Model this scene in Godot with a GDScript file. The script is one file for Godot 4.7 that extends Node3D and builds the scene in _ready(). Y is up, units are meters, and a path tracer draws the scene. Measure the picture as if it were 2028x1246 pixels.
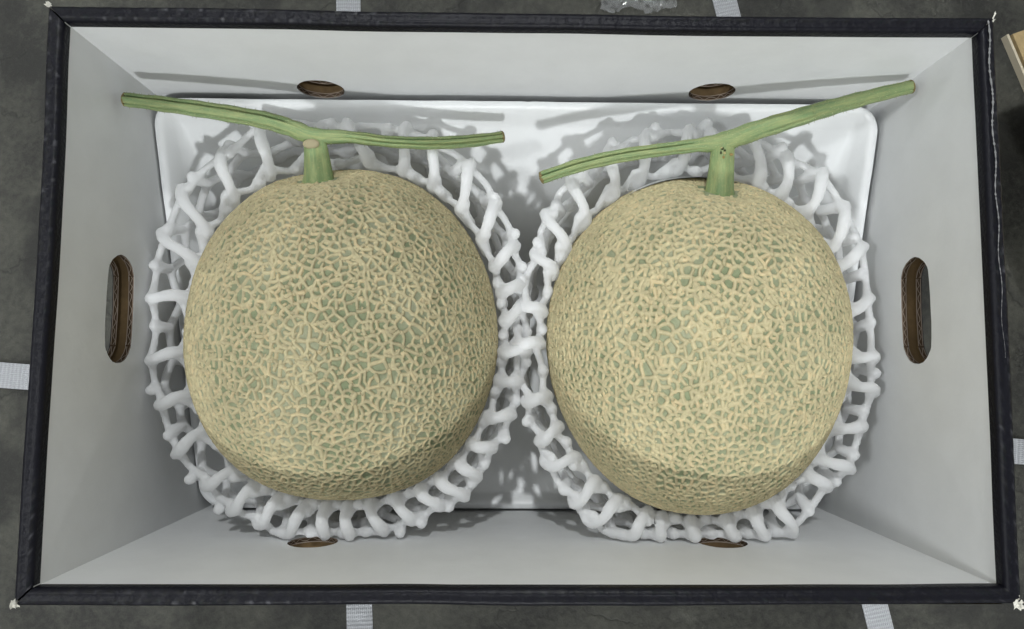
extends Node3D
# Two netted melons in white foam nets, on a foam tray, in an open carton on a concrete floor.
# Metres. The box rim is at y = H; most coordinates below are written from the rim and shifted by H.

const H := 0.172
const HX := 0.18       # inner half length of the box
const HZ := 0.1076     # inner half width of the box
const TR := 0.0052     # thickness of the folded rim
const T := 0.0100      # wall thickness further down
const MR := 0.077      # melon radius
const ML := Vector3(-0.0840, H - 0.0800, 0.0094)
const MRR := Vector3(0.0850, H - 0.0790, 0.0139)
# the fruits: half width, half length along the stalk, taper, squareness
const SL := [0.0731 / MR, 0.0785 / MR, 0.02, 0.86]
const SR := [0.0711 / MR, 0.0803 / MR, -0.05, 0.93]

var rng := RandomNumberGenerator.new()
var m := {}

# ---------------------------------------------------------------- mesh helpers

class MB:
	var v := PackedVector3Array()
	var n := PackedVector3Array()
	var uv := PackedVector2Array()
	var c := PackedColorArray()
	var ix := PackedInt32Array()
	var col := Color.WHITE

	func black() -> MB:
		col = Color(0.0065, 0.0065, 0.0085)
		return self

	func vert(p: Vector3, nn: Vector3, u := Vector2.ZERO) -> int:
		v.append(p); n.append(nn); uv.append(u); c.append(col)
		return v.size() - 1

	func tri(a: int, b: int, d: int) -> void:
		var g := (v[b] - v[a]).cross(v[d] - v[a])
		if g.dot(n[a] + n[b] + n[d]) > 0.0:
			ix.append(a); ix.append(d); ix.append(b)
		else:
			ix.append(a); ix.append(b); ix.append(d)

	func quad(a: int, b: int, d: int, e: int) -> void:
		tri(a, b, d); tri(a, d, e)

	func flat(p: Array, nn: Vector3, us = null) -> void:
		var k := []
		for i in p.size():
			k.append(vert(p[i], nn, us[i] if us != null else Vector2(p[i].x, p[i].z)))
		for i in range(1, p.size() - 1):
			tri(k[0], k[i], k[i + 1])

	# rows x cols points; the normals come from the grid, turned to the side of «out»
	func grid(p: PackedVector3Array, rows: int, cols: int, wrap: bool, out: Vector3, us := PackedVector2Array(), flip := 0) -> void:
		var base := v.size()
		for r in rows:
			for q in cols:
				var r0 := maxi(r - 1, 0)
				var r1 := mini(r + 1, rows - 1)
				var q0 := (q - 1 + cols) % cols if wrap else maxi(q - 1, 0)
				var q1 := (q + 1) % cols if wrap else mini(q + 1, cols - 1)
				var nn := (p[r1 * cols + q] - p[r0 * cols + q]).cross(p[r * cols + q1] - p[r * cols + q0]).normalized()
				if flip != 0:
					nn *= flip
				elif nn.dot(out) < 0.0:
					nn = -nn
				vert(p[r * cols + q], nn, us[r * cols + q] if us.size() else Vector2(float(q) / cols, float(r) / rows))
		for r in rows - 1:
			for q in (cols if wrap else cols - 1):
				var q1 := (q + 1) % cols
				quad(base + r * cols + q, base + r * cols + q1, base + (r + 1) * cols + q1, base + (r + 1) * cols + q)

	# swept tube; shape(i, angle) may change the radius
	func tube(pts: PackedVector3Array, rad: PackedFloat32Array, sides: int, caps := true, up := Vector3.UP, shape = null) -> void:
		var np := pts.size()
		var base := v.size()
		var lastside := up
		var total := 0.0
		for i in np:
			var tan := (pts[mini(i + 1, np - 1)] - pts[maxi(i - 1, 0)]).normalized()
			var side := (lastside - tan * lastside.dot(tan)).normalized()
			lastside = side
			var other := tan.cross(side)
			if i: total += pts[i].distance_to(pts[i - 1])
			for k in sides + 1:
				var a := TAU * k / sides
				var d := side * cos(a) + other * sin(a)
				var rr: float = rad[i]
				var nn := d
				if shape != null:
					var da := 0.03
					var s0: float = shape.call(i, a - da)
					var s1: float = shape.call(i, a + da)
					var s: float = shape.call(i, a)
					rr *= s
					var dt := -side * sin(a) + other * cos(a)
					nn = (d - dt * ((s1 - s0) / (2.0 * da)) / s).normalized()
				vert(pts[i] + d * rr, nn, Vector2(total, float(k) / sides))
		for i in np - 1:
			for k in sides:
				var o := base + i * (sides + 1) + k
				quad(o, o + 1, o + sides + 2, o + sides + 1)
		if caps:
			for e in [0, np - 1]:
				var tan := (pts[1] - pts[0]).normalized() * -1.0 if e == 0 else (pts[np - 1] - pts[np - 2]).normalized()
				var ce := vert(pts[e] + tan * rad[e] * 0.25, tan)
				var first := v.size()
				for k in sides:
					vert(v[base + e * (sides + 1) + k], tan)
				for k in sides:
					tri(ce, first + k, first + (k + 1) % sides)

	func ball(p: Vector3, r: Vector3, seg := 10) -> void:
		var base := v.size()
		for i in seg + 1:
			var th := PI * i / seg
			for k in seg * 2:
				var a := TAU * k / (seg * 2)
				var d := Vector3(sin(th) * cos(a), cos(th), sin(th) * sin(a))
				vert(p + d * r, (d / r).normalized())
		for i in seg:
			for k in seg * 2:
				var k1 := (k + 1) % (seg * 2)
				quad(base + i * seg * 2 + k, base + i * seg * 2 + k1, base + (i + 1) * seg * 2 + k1, base + (i + 1) * seg * 2 + k)

	func box(p: Vector3, size: Vector3, b := Basis.IDENTITY) -> void:
		for ax in 3:
			for sg in [-1.0, 1.0]:
				var d := Vector3.ZERO; d[ax] = sg
				var u := Vector3.ZERO; u[(ax + 1) % 3] = 1
				var w := Vector3.ZERO; w[(ax + 2) % 3] = 1
				var q := []
				var us := []
				for k in [[-1, -1], [1, -1], [1, 1], [-1, 1]]:
					var l: Vector3 = (d + u * k[0] + w * k[1]) * size * 0.5
					q.append(p + b * l)
					us.append(Vector2(l[0] + l[1], l[2]))
				flat(q, b * d, us)

	func mesh() -> ArrayMesh:
		var a := []
		a.resize(Mesh.ARRAY_MAX)
		a[Mesh.ARRAY_VERTEX] = v; a[Mesh.ARRAY_NORMAL] = n; a[Mesh.ARRAY_TEX_UV] = uv
		a[Mesh.ARRAY_COLOR] = c; a[Mesh.ARRAY_INDEX] = ix
		var am := ArrayMesh.new()
		am.add_surface_from_arrays(Mesh.PRIMITIVE_TRIANGLES, a)
		return am

# distance field of strands that melt into one another where they touch, meshed as surface nets
class Strands:
	var o: Vector3
	var cs: float
	var nx: int
	var ny: int
	var nz: int
	var f := PackedFloat32Array()
	var tmp := PackedFloat32Array()
	var blend := 0.0014

	func _init(lo: Vector3, hi: Vector3, cell: float) -> void:
		o = lo; cs = cell
		nx = int((hi.x - lo.x) / cs) + 2; ny = int((hi.y - lo.y) / cs) + 2; nz = int((hi.z - lo.z) / cs) + 2
		f.resize(nx * ny * nz); f.fill(1.0)
		tmp.resize(nx * ny * nz); tmp.fill(1.0)

	func strand(pts: PackedVector3Array, rad: PackedFloat32Array) -> void:
		var touched := PackedInt32Array()
		for s in pts.size() - 1:
			var a := pts[s]; var b := pts[s + 1]
			var ra := rad[s]; var rb := rad[s + 1]
			var m := maxf(ra, rb) + 0.0026
			var ab := b - a
			var l2 := maxf(ab.length_squared(), 1e-12)
			var x0 := maxi(0, int((minf(a.x, b.x) - m - o.x) / cs)); var x1 := mini(nx - 1, int((maxf(a.x, b.x) + m - o.x) / cs) + 1)
			var y0 := maxi(0, int((minf(a.y, b.y) - m - o.y) / cs)); var y1 := mini(ny - 1, int((maxf(a.y, b.y) + m - o.y) / cs) + 1)
			var z0 := maxi(0, int((minf(a.z, b.z) - m - o.z) / cs)); var z1 := mini(nz - 1, int((maxf(a.z, b.z) + m - o.z) / cs) + 1)
			for y in range(y0, y1 + 1):
				for z in range(z0, z1 + 1):
					var k := (y * nz + z) * nx + x0
					var q := Vector3(o.x + x0 * cs, o.y + y * cs, o.z + z * cs) - a
					for x in range(x0, x1 + 1):
						var t := clampf(q.dot(ab) / l2, 0.0, 1.0)
						var d := (q - ab * t).length() - lerpf(ra, rb, t)
						var was := tmp[k]
						if d < was:
							if was == 1.0: touched.append(k)
							tmp[k] = d
						k += 1
						q.x += cs
		for k in touched:
			var a := f[k]; var b := tmp[k]
			tmp[k] = 1.0
			var h := blend - absf(a - b)
			f[k] = minf(a, b) - (h * h / (4.0 * blend) if h > 0.0 else 0.0)

	func mesh_into(mb: MB, rough: FastNoiseLite) -> void:
		var sy := nz * nx
		var sz := nx
		var corner := [0, 1, sz, sz + 1, sy, sy + 1, sy + sz, sy + sz + 1]
		var cp := [Vector3(0, 0, 0), Vector3(1, 0, 0), Vector3(0, 0, 1), Vector3(1, 0, 1), Vector3(0, 1, 0), Vector3(1, 1, 0), Vector3(0, 1, 1), Vector3(1, 1, 1)]
		var ed := [[0, 1], [2, 3], [4, 5], [6, 7], [0, 2], [1, 3], [4, 6], [5, 7], [0, 4], [1, 5], [2, 6], [3, 7]]
		var id := {}
		for y in ny - 1:
			for z in nz - 1:
				var k := y * sy + z * sz
				for x in nx - 1:
					if f[k] > 0.0035 or f[k] < -0.0035:
						k += 1
						continue
					var neg := 0
					for c in 8:
						if f[k + corner[c]] < 0.0: neg += 1
					if neg > 0 and neg < 8:
						var sum := Vector3.ZERO
						var n := 0
						for e in ed:
							var a := f[k + corner[e[0]]]; var b := f[k + corner[e[1]]]
							if (a < 0.0) != (b < 0.0):
								sum += (cp[e[0]] as Vector3).lerp(cp[e[1]], a / (a - b))
								n += 1
						var p := sum / n
						var g := Vector3.ZERO
						for c in 8:
							var v := f[k + corner[c]]
							g += ((cp[c] as Vector3) * 2.0 - Vector3.ONE) * v
						g = g.normalized()
						var w := o + (Vector3(x, y, z) + p) * cs
						w += g * rough.get_noise_3dv(w) * 0.00022
						id[k] = mb.vert(w, g)
					k += 1
		for k in id:
			var here: float = f[k]
			# edges along x, y and z that start at this cell's first corner
			if (here < 0.0) != (f[k + 1] < 0.0): face(mb, id, k, sy, sz)
			if (here < 0.0) != (f[k + sy] < 0.0): face(mb, id, k, 1, sz)
			if (here < 0.0) != (f[k + sz] < 0.0): face(mb, id, k, 1, sy)

	func face(mb: MB, id: Dictionary, k: int, a: int, b: int) -> void:
		if id.has(k - a) and id.has(k - b) and id.has(k - a - b):
			mb.quad(id[k], id[k - a], id[k - a - b], id[k - b])

func put(called: String, mb: MB, mat: Material, parent: Node) -> MeshInstance3D:
	var o := MeshInstance3D.new()
	o.name = called
	o.mesh = mb.mesh()
	o.material_override = mat
	if parent is Node3D and parent != self:
		var to: Vector3 = -parent.position
		if parent.get_parent() != self and parent.get_parent() is Node3D and not parent is MeshInstance3D:
			to -= parent.get_parent().position
		if parent is MeshInstance3D:
			to = Vector3.ZERO
		o.position = to
	parent.add_child(o, true)
	return o

func thing(called: String, label: String, category: String, at: Vector3, group := "") -> Node3D:
	var o := Node3D.new()
	o.name = called
	o.position = at
	add_child(o, true)
	o.set_meta("label", label); o.set_meta("category", category)
	if group: o.set_meta("group", group)
	return o

func rnd(a: float, b: float) -> float:
	return rng.randf_range(a, b)

# linear base colour -> material
func mat(lin: Color, rough: float, spec := 0.5) -> StandardMaterial3D:
	var s := StandardMaterial3D.new()
	s.albedo_color = lin.linear_to_srgb()
	s.roughness = rough
	s.metallic_specular = spec
	return s

func noise_tex(freq: float, ramp: Array, seed_: int, size := 512, octaves := 4) -> NoiseTexture2D:
	var f := FastNoiseLite.new()
	f.seed = seed_; f.frequency = freq; f.fractal_octaves = octaves
	f.noise_type = FastNoiseLite.TYPE_SIMPLEX_SMOOTH
	var t := NoiseTexture2D.new()
	t.width = size; t.height = size; t.seamless = true; t.noise = f
	var g := Gradient.new()
	g.offsets = PackedFloat32Array([0.0, 1.0])
	g.colors = PackedColorArray([ramp[0], ramp[1]])
	t.color_ramp = g
	return t

func triplanar(s: StandardMaterial3D, per_metre: float) -> void:
	s.uv1_triplanar = true
	s.uv1_world_triplanar = true
	s.uv1_scale = Vector3.ONE * per_metre

# ---------------------------------------------------------------- camera and light

func view_and_light() -> void:
	var cam := Camera3D.new()
	cam.name = "camera"
	var right := Vector3(0.999888, 0.014104, -0.004989)
	var down := Vector3(0.006080, -0.078397, 0.996904)
	var fwd := Vector3(0.013669, -0.996822, -0.078474)
	cam.transform = Transform3D(Basis(right, -down, -fwd).orthonormalized(), Vector3(-0.0084, 0.274 + H, 0.0276))
	cam.fov = 47.06
	cam.near = 0.02; cam.far = 60.0
	add_child(cam)
	cam.current = true

	var we := WorldEnvironment.new()
	we.name = "environment"
	var e := Environment.new()
	e.background_mode = Environment.BG_COLOR
	e.background_color = Color(0.98, 0.995, 1.0)
	e.background_energy_multiplier = 0.50
	e.tonemap_mode = Environment.TONE_MAPPER_LINEAR
	e.tonemap_exposure = 0.88
	e.sdfgi_enabled = true; e.ssao_enabled = true; e.ssil_enabled = true
	we.environment = e
	add_child(we)

	# three ceiling lamps of the hall: direction from the box, distance, brightness on the box
	var spots := [
		[Vector3(0.01, 0.62, 0.785), 5.2, 0.46, 0.15],
		[Vector3(-0.03, 0.86, -0.51), 4.0, 0.43, 0.08],
		[Vector3(-0.60, 0.78, 0.10), 4.7, 0.25, 0.24],
	]
	for k in spots.size():
		var d: Vector3 = spots[k][0].normalized()
		var far: float = spots[k][1]
		lamp(Vector3(0, H - 0.05, 0) + d * far, spots[k][2] * far * far, k, spots[k][3])

func lamp(at: Vector3, energy: float, k: int, size: float) -> void:
	var where: String = ["out beyond the near side of the carton", "over the far side of the carton", "to the left of the carton"][k]
	var t := thing("ceiling_lamp", "round bell shaped ceiling lamp hanging high " + where, "lamp", at, "ceiling lamps")
	var s := MB.new()
	var prof := [[0.03, 0.24], [0.045, 0.2], [0.06, 0.12], [0.12, 0.07], [0.17, -0.02], [0.165, -0.02], [0.115, 0.065], [0.05, 0.115], [0.02, 0.12]]
	var p := PackedVector3Array()
	for r in prof:
		for q in 24:
			p.append(at + Vector3(cos(TAU * q / 24) * r[0], r[1] + 0.05, sin(TAU * q / 24) * r[0]) * size / 0.06)
	s.grid(p, prof.size(), 24, true, Vector3.UP)
	put("shade", s, mat(Color(0.3, 0.3, 0.3), 0.5), t)
	var b := MB.new()
	b.ball(at, Vector3.ONE * size, 8)
	var em := mat(Color(0.9, 0.9, 0.9), 0.5)
	em.emission_enabled = true
	em.emission = Color(0.98, 0.995, 1.0)
	em.emission_energy_multiplier = 2.0
	put("bulb", b, em, t)
	var l := OmniLight3D.new()
	l.name = "lamp_light"
	l.light_color = Color(0.98, 0.995, 1.0)
	l.light_energy = energy
	l.light_size = size * 0.95
	l.omni_range = 20.0
	l.omni_attenuation = 2.0
	l.shadow_enabled = true
	t.add_child(l)

# ---------------------------------------------------------------- materials

func materials() -> void:
	var w := mat(Color(0.795, 0.803, 0.805), 0.42, 0.4)
	w.albedo_texture = noise_tex(0.012, [Color(0.975, 0.975, 0.975), Color(1, 1, 1)], 3)
	w.heightmap_enabled = true
	w.heightmap_texture = noise_tex(0.02, [Color(0, 0, 0), Color(1, 1, 1)], 33)
	w.heightmap_scale = 0.012
	triplanar(w, 6.0)
	m.liner = w
	m.kraft = mat(Color(0.15, 0.10, 0.05), 0.85, 0.2)
	m.kraft.albedo_texture = noise_tex(0.03, [Color(0.8, 0.8, 0.8), Color(1, 1, 1)], 5)
	triplanar(m.kraft, 12.0)
	m.kraft_dark = mat(Color(0.06, 0.04, 0.025), 0.9, 0.1)
	m.cut = mat(Color(0.26, 0.21, 0.17), 0.8, 0.2)
	var b := mat(Color(1, 1, 1), 0.46, 0.32)
	b.vertex_color_use_as_albedo = true
	b.heightmap_enabled = true
	b.heightmap_texture = noise_tex(0.06, [Color(0, 0, 0), Color(1, 1, 1)], 8)
	b.heightmap_scale = 0.02
	b.albedo_texture = noise_tex(0.05, [Color(0.75, 0.75, 0.8), Color(1, 1, 1)], 9)
	triplanar(b, 14.0)
	m.black = b
	m.torn = mat(Color(0.72, 0.70, 0.62), 0.9, 0.2)
	m.worn = mat(Color(0.20, 0.20, 0.20), 0.8, 0.2)
	var f := mat(Color(0.87, 0.88, 0.885), 0.36, 0.5)
	f.heightmap_enabled = true
	f.heightmap_texture = noise_tex(0.09, [Color(0, 0, 0), Color(1, 1, 1)], 18)
	f.heightmap_scale = 0.006
	triplanar(f, 16.0)
	m.tray = f
	var net := mat(Color(0.96, 0.965, 0.975), 0.5, 0.4)
	net.heightmap_enabled = true
	net.heightmap_texture = noise_tex(0.11, [Color(0, 0, 0), Color(1, 1, 1)], 21)
	net.heightmap_scale = 0.015
	triplanar(net, 30.0)
	net.backlight_enabled = true
	net.backlight = Color(1, 1, 1)
	m.net = net

# ---------------------------------------------------------------- ground

func ground() -> void:
	var wpx := 1400
	var hpx := 1000
	var big := FastNoiseLite.new(); big.seed = 4; big.frequency = 0.006; big.fractal_octaves = 4
	var fine := FastNoiseLite.new(); fine.seed = 5; fine.frequency = 0.09; fine.fractal_octaves = 3
	var grit := FastNoiseLite.new(); grit.seed = 6; grit.frequency = 0.45; grit.fractal_octaves = 1
	var warp := FastNoiseLite.new(); warp.seed = 7; warp.frequency = 0.02; warp.fractal_octaves = 4
	var warp2 := FastNoiseLite.new(); warp2.seed = 17; warp2.frequency = 0.02; warp2.fractal_octaves = 4
	var cell := FastNoiseLite.new(); cell.seed = 12; cell.noise_type = FastNoiseLite.TYPE_CELLULAR
	cell.frequency = 0.0062; cell.fractal_type = FastNoiseLite.FRACTAL_NONE
	cell.cellular_return_type = FastNoiseLite.RETURN_DISTANCE2_SUB
	var data := PackedByteArray(); data.resize(wpx * hpx * 3)
	var bump := PackedByteArray(); bump.resize(wpx * hpx)
	var i := 0
	for y in hpx:
		for x in wpx:
			var b := big.get_noise_2d(x, y)
			var f := fine.get_noise_2d(x, y)
			var g := grit.get_noise_2d(x, y)
			var wx := warp.get_noise_2d(x, y) * 26.0
			var wy := warp2.get_noise_2d(x, y) * 26.0
			var c := cell.get_noise_2d(x + wx, y + wy) + 1.0   # 0 on a crack
			var k := 0.036 * (1.0 + b * 1.15 + f * 0.5 + g * 0.30)
			var wid := 0.020 + 0.06 * maxf(0.0, b + f * 0.5)
			var crack := clampf(1.0 - c / wid, 0.0, 1.0)
			var gate := clampf((warp.get_noise_2d(x * 0.12 + 900.0, y * 0.12) + 0.12) * 6.0, 0.0, 1.0)
			crack *= gate
			var stain := clampf((big.get_noise_2d(x + 3000.0, y) - 0.16) * 4.0, 0.0, 1.0)
			k *= 1.0 - 0.55 * stain
			k = lerpf(k, 0.014, crack * 0.85)
			var pit := clampf((g - 0.62) * 6.0, 0.0, 1.0)
			k = lerpf(k, 0.03, pit * 0.7)
			k = maxf(k, 0.012)
			var s := pow(k, 1.0 / 2.2)
			data[i * 3] = clampi(int(s * 255.0), 0, 255)
			data[i * 3 + 1] = clampi(int(s * 254.0), 0, 255)
			data[i * 3 + 2] = clampi(int(s * 225.0), 0, 255)
			bump[i] = clampi(int(150.0 + f * 60.0 + g * 30.0 - crack * 130.0 - pit * 60.0), 0, 255)
			i += 1
	var s := StandardMaterial3D.new()
	s.albedo_texture = ImageTexture.create_from_image(Image.create_from_data(wpx, hpx, false, Image.FORMAT_RGB8, data))
	s.heightmap_enabled = true
	s.heightmap_texture = ImageTexture.create_from_image(Image.create_from_data(wpx, hpx, false, Image.FORMAT_L8, bump))
	s.heightmap_scale = 0.08
	s.roughness = 0.75
	var g := MB.new()
	var r := 8.0
	g.flat([Vector3(-r, 0, -r), Vector3(r, 0, -r), Vector3(r, 0, r), Vector3(-r, 0, r)], Vector3.UP,
		[uvg(-r, -r), uvg(r, -r), uvg(r, r), uvg(-r, r)])
	var o := put("ground", g, s, self)
	o.set_meta("kind", "structure")
	o.set_meta("label", "dark stained cracked concrete floor under the carton")

func uvg(x: float, z: float) -> Vector2:
	return Vector2(x / 0.70 + 0.5, z / 0.50 + 0.5)

func strap_material() -> StandardMaterial3D:
	var n := 48
	var col := Image.create(n, n, false, Image.FORMAT_RGB8)
	var hgt := Image.create(n, n, false, Image.FORMAT_L8)
	for y in n:
		for x in n:
			var a := sin(TAU * (x * 2.0 + y) / n) * sin(TAU * (x * 2.0 - y) / n)
			var v := 0.5 + 0.5 * a
			hgt.set_pixel(x, y, Color(v, v, v))
			var t := 0.86 + 0.14 * v
			col.set_pixel(x, y, Color(t, t, t * 1.0))
	var s := mat(Color(0.44, 0.45, 0.47), 0.4, 0.5)
	s.albedo_texture = ImageTexture.create_from_image(col)
	s.heightmap_enabled = true
	s.heightmap_texture = ImageTexture.create_from_image(hgt)
	s.heightmap_scale = 0.05
	return s

func strap(a: Vector2, b: Vector2, y: float, label: String, sm: Material, bend: float) -> void:
	var t := thing("strapping_band", label, "strap", Vector3((a.x + b.x) / 2, y, (a.y + b.y) / 2), "strapping bands on the floor")
	var s := MB.new()
	var d := (b - a).normalized()
	var side := Vector2(-d.y, d.x)
	var n := 60
	var len := a.distance_to(b)
	var w := 0.0077
	for face in [1.0, -1.0]:
		var p := PackedVector3Array(); var us := PackedVector2Array()
		for i in n + 1:
			var f := float(i) / n
			var c := a.lerp(b, f) + side * bend * sin(PI * f)
			for k in 5:
				var o := (k - 2) / 2.0
				var lift := 0.0003 if abs(o) < 0.9 else 0.0001
				us.append(Vector2(o * w / 0.0048, f * len / 0.0048))
				p.append(Vector3(c.x + side.x * o * w, y + face * lift, c.y + side.y * o * w))
		s.grid(p, n + 1, 5, false, Vector3.UP * face, us)
	put("band", s, sm, t)

# ---------------------------------------------------------------- box

# stadium / circle outline: half straight length a along u, radius r
func hole_outline(a: float, r: float, n: int) -> PackedVector2Array:
	var o := PackedVector2Array()
	for i in n:
		var t := TAU * i / n
		var p := Vector2(cos(t), sin(t)) * r * (1.0 + 0.008 * sin(t * 7.0 + a * 900.0) + 0.006 * sin(t * 19.0))
		if a > 0.0:
			p.x += a * clampf(cos(t) * 3.0, -1.0, 1.0)
		o.append(p)
	return o

# a board with holes. map(u, v, d): u along the wall, v height, d depth from the inner face outwards
func board(mb: MB, map: Callable, u0: float, u1: float, v0: float, v1: float, holes: Array, d0: float, d1: float, front_n: Vector3, faces := 3) -> void:
	var cuts := [u0]
	for k in range(1, holes.size()):
		cuts.append((holes[k - 1].u + holes[k].u) / 2.0)
	cuts.append(u1)
	for k in holes.size():
		var h: Dictionary = holes[k]
		var c := Vector2(h.u, h.v)
		var outl := hole_outline(h.a, h.r, 48)
		var angs := []
		for p in outl: angs.append([p.angle(), p])
		for cor in [Vector2(cuts[k], v0), Vector2(cuts[k + 1], v0), Vector2(cuts[k + 1], v1), Vector2(cuts[k], v1)]:
			var ang: float = (cor - c).angle()
			angs.append([ang, null])
		angs.sort_custom(func(x, y): return x[0] < y[0])
		var inner := []
		var outer := []
		for i in angs.size():
			var ang: float = angs[i][0]
			var dir := Vector2(cos(ang), sin(ang))
			var q = angs[i][1]
			if q == null:
				var best := 1e9; var bp := Vector2.ZERO
				for j in outl.size():
					var hit = Geometry2D.segment_intersects_segment(Vector2.ZERO, dir * 1.0, outl[j], outl[(j + 1) % outl.size()])
					if hit != null and hit.length() < best:
						best = hit.length(); bp = hit
				q = bp
			inner.append(c + q)
			var tx := 1e9; var ty := 1e9
			if dir.x > 1e-6: tx = (cuts[k + 1] - c.x) / dir.x
			elif dir.x < -1e-6: tx = (cuts[k] - c.x) / dir.x
			if dir.y > 1e-6: ty = (v1 - c.y) / dir.y
			elif dir.y < -1e-6: ty = (v0 - c.y) / dir.y
			outer.append(c + dir * minf(tx, ty))
		var nn := inner.size()
		for face in 2:
			if not (faces & (1 << face)): continue
			var d := d0 if face == 0 else d1
			var norm := front_n if face == 0 else -front_n
			var a0 := []; var b0 := []
			for i in nn:
				a0.append(mb.vert(map.call(inner[i].x, inner[i].y, d), norm))
				b0.append(mb.vert(map.call(outer[i].x, outer[i].y, d), norm))
			for i in nn:
				var j := (i + 1) % nn
				mb.quad(a0[i], a0[j], b0[j], b0[i])
		# cut edge of the hole
		var e0 := []; var e1 := []
		for i in nn:
			var to: Vector2 = (c - inner[i]).normalized()
			var nd: Vector3 = map.call(inner[i].x + to.x, inner[i].y + to.y, d0) - map.call(inner[i].x, inner[i].y, d0)
			e0.append(mb.vert(map.call(inner[i].x, inner[i].y, d0), nd))
			e1.append(mb.vert(map.call(inner[i].x, inner[i].y, d1), nd))
		for i in nn:
			var j := (i + 1) % nn
			mb.quad(e0[i], e0[j], e1[j], e1[i])

# the corrugation seen in the cut edge of a hole: two liners and a wave between them
func fluting(mb: MB, map: Callable, h: Dictionary, d0: float, d1: float) -> void:
	var o := hole_outline(h.a, h.r, 240)
	var n := o.size()
	var dm := (d0 + d1) / 2.0
	var amp := (d1 - d0) / 2.0 - 0.0002
	for band in 3:
		var e0 := []; var e1 := []
		var run := 0.0
		for i in n + 1:
			var p: Vector2 = o[i % n]
			if i: run += p.distance_to(o[i - 1])
			var q := p - p.normalized() * 0.0002
			var c := Vector2(h.u, h.v) + q
			var nd: Vector3 = map.call(c.x - p.normalized().x, c.y - p.normalized().y, d0) - map.call(c.x, c.y, d0)
			var d := d0
			var wd := 0.00018
			if band == 1: d = d1
			if band == 2:
				d = dm + sin(TAU * run / 0.0052 + 1.3 * sin(run * 310.0)) * amp * (0.72 + 0.28 * sin(run * 777.0))
				wd = 0.00015
			e0.append(mb.vert(map.call(c.x, c.y, d - wd), nd))
			e1.append(mb.vert(map.call(c.x, c.y, d + wd), nd))
		for i in n:
			mb.quad(e0[i], e0[i + 1], e1[i + 1], e1[i])

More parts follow.
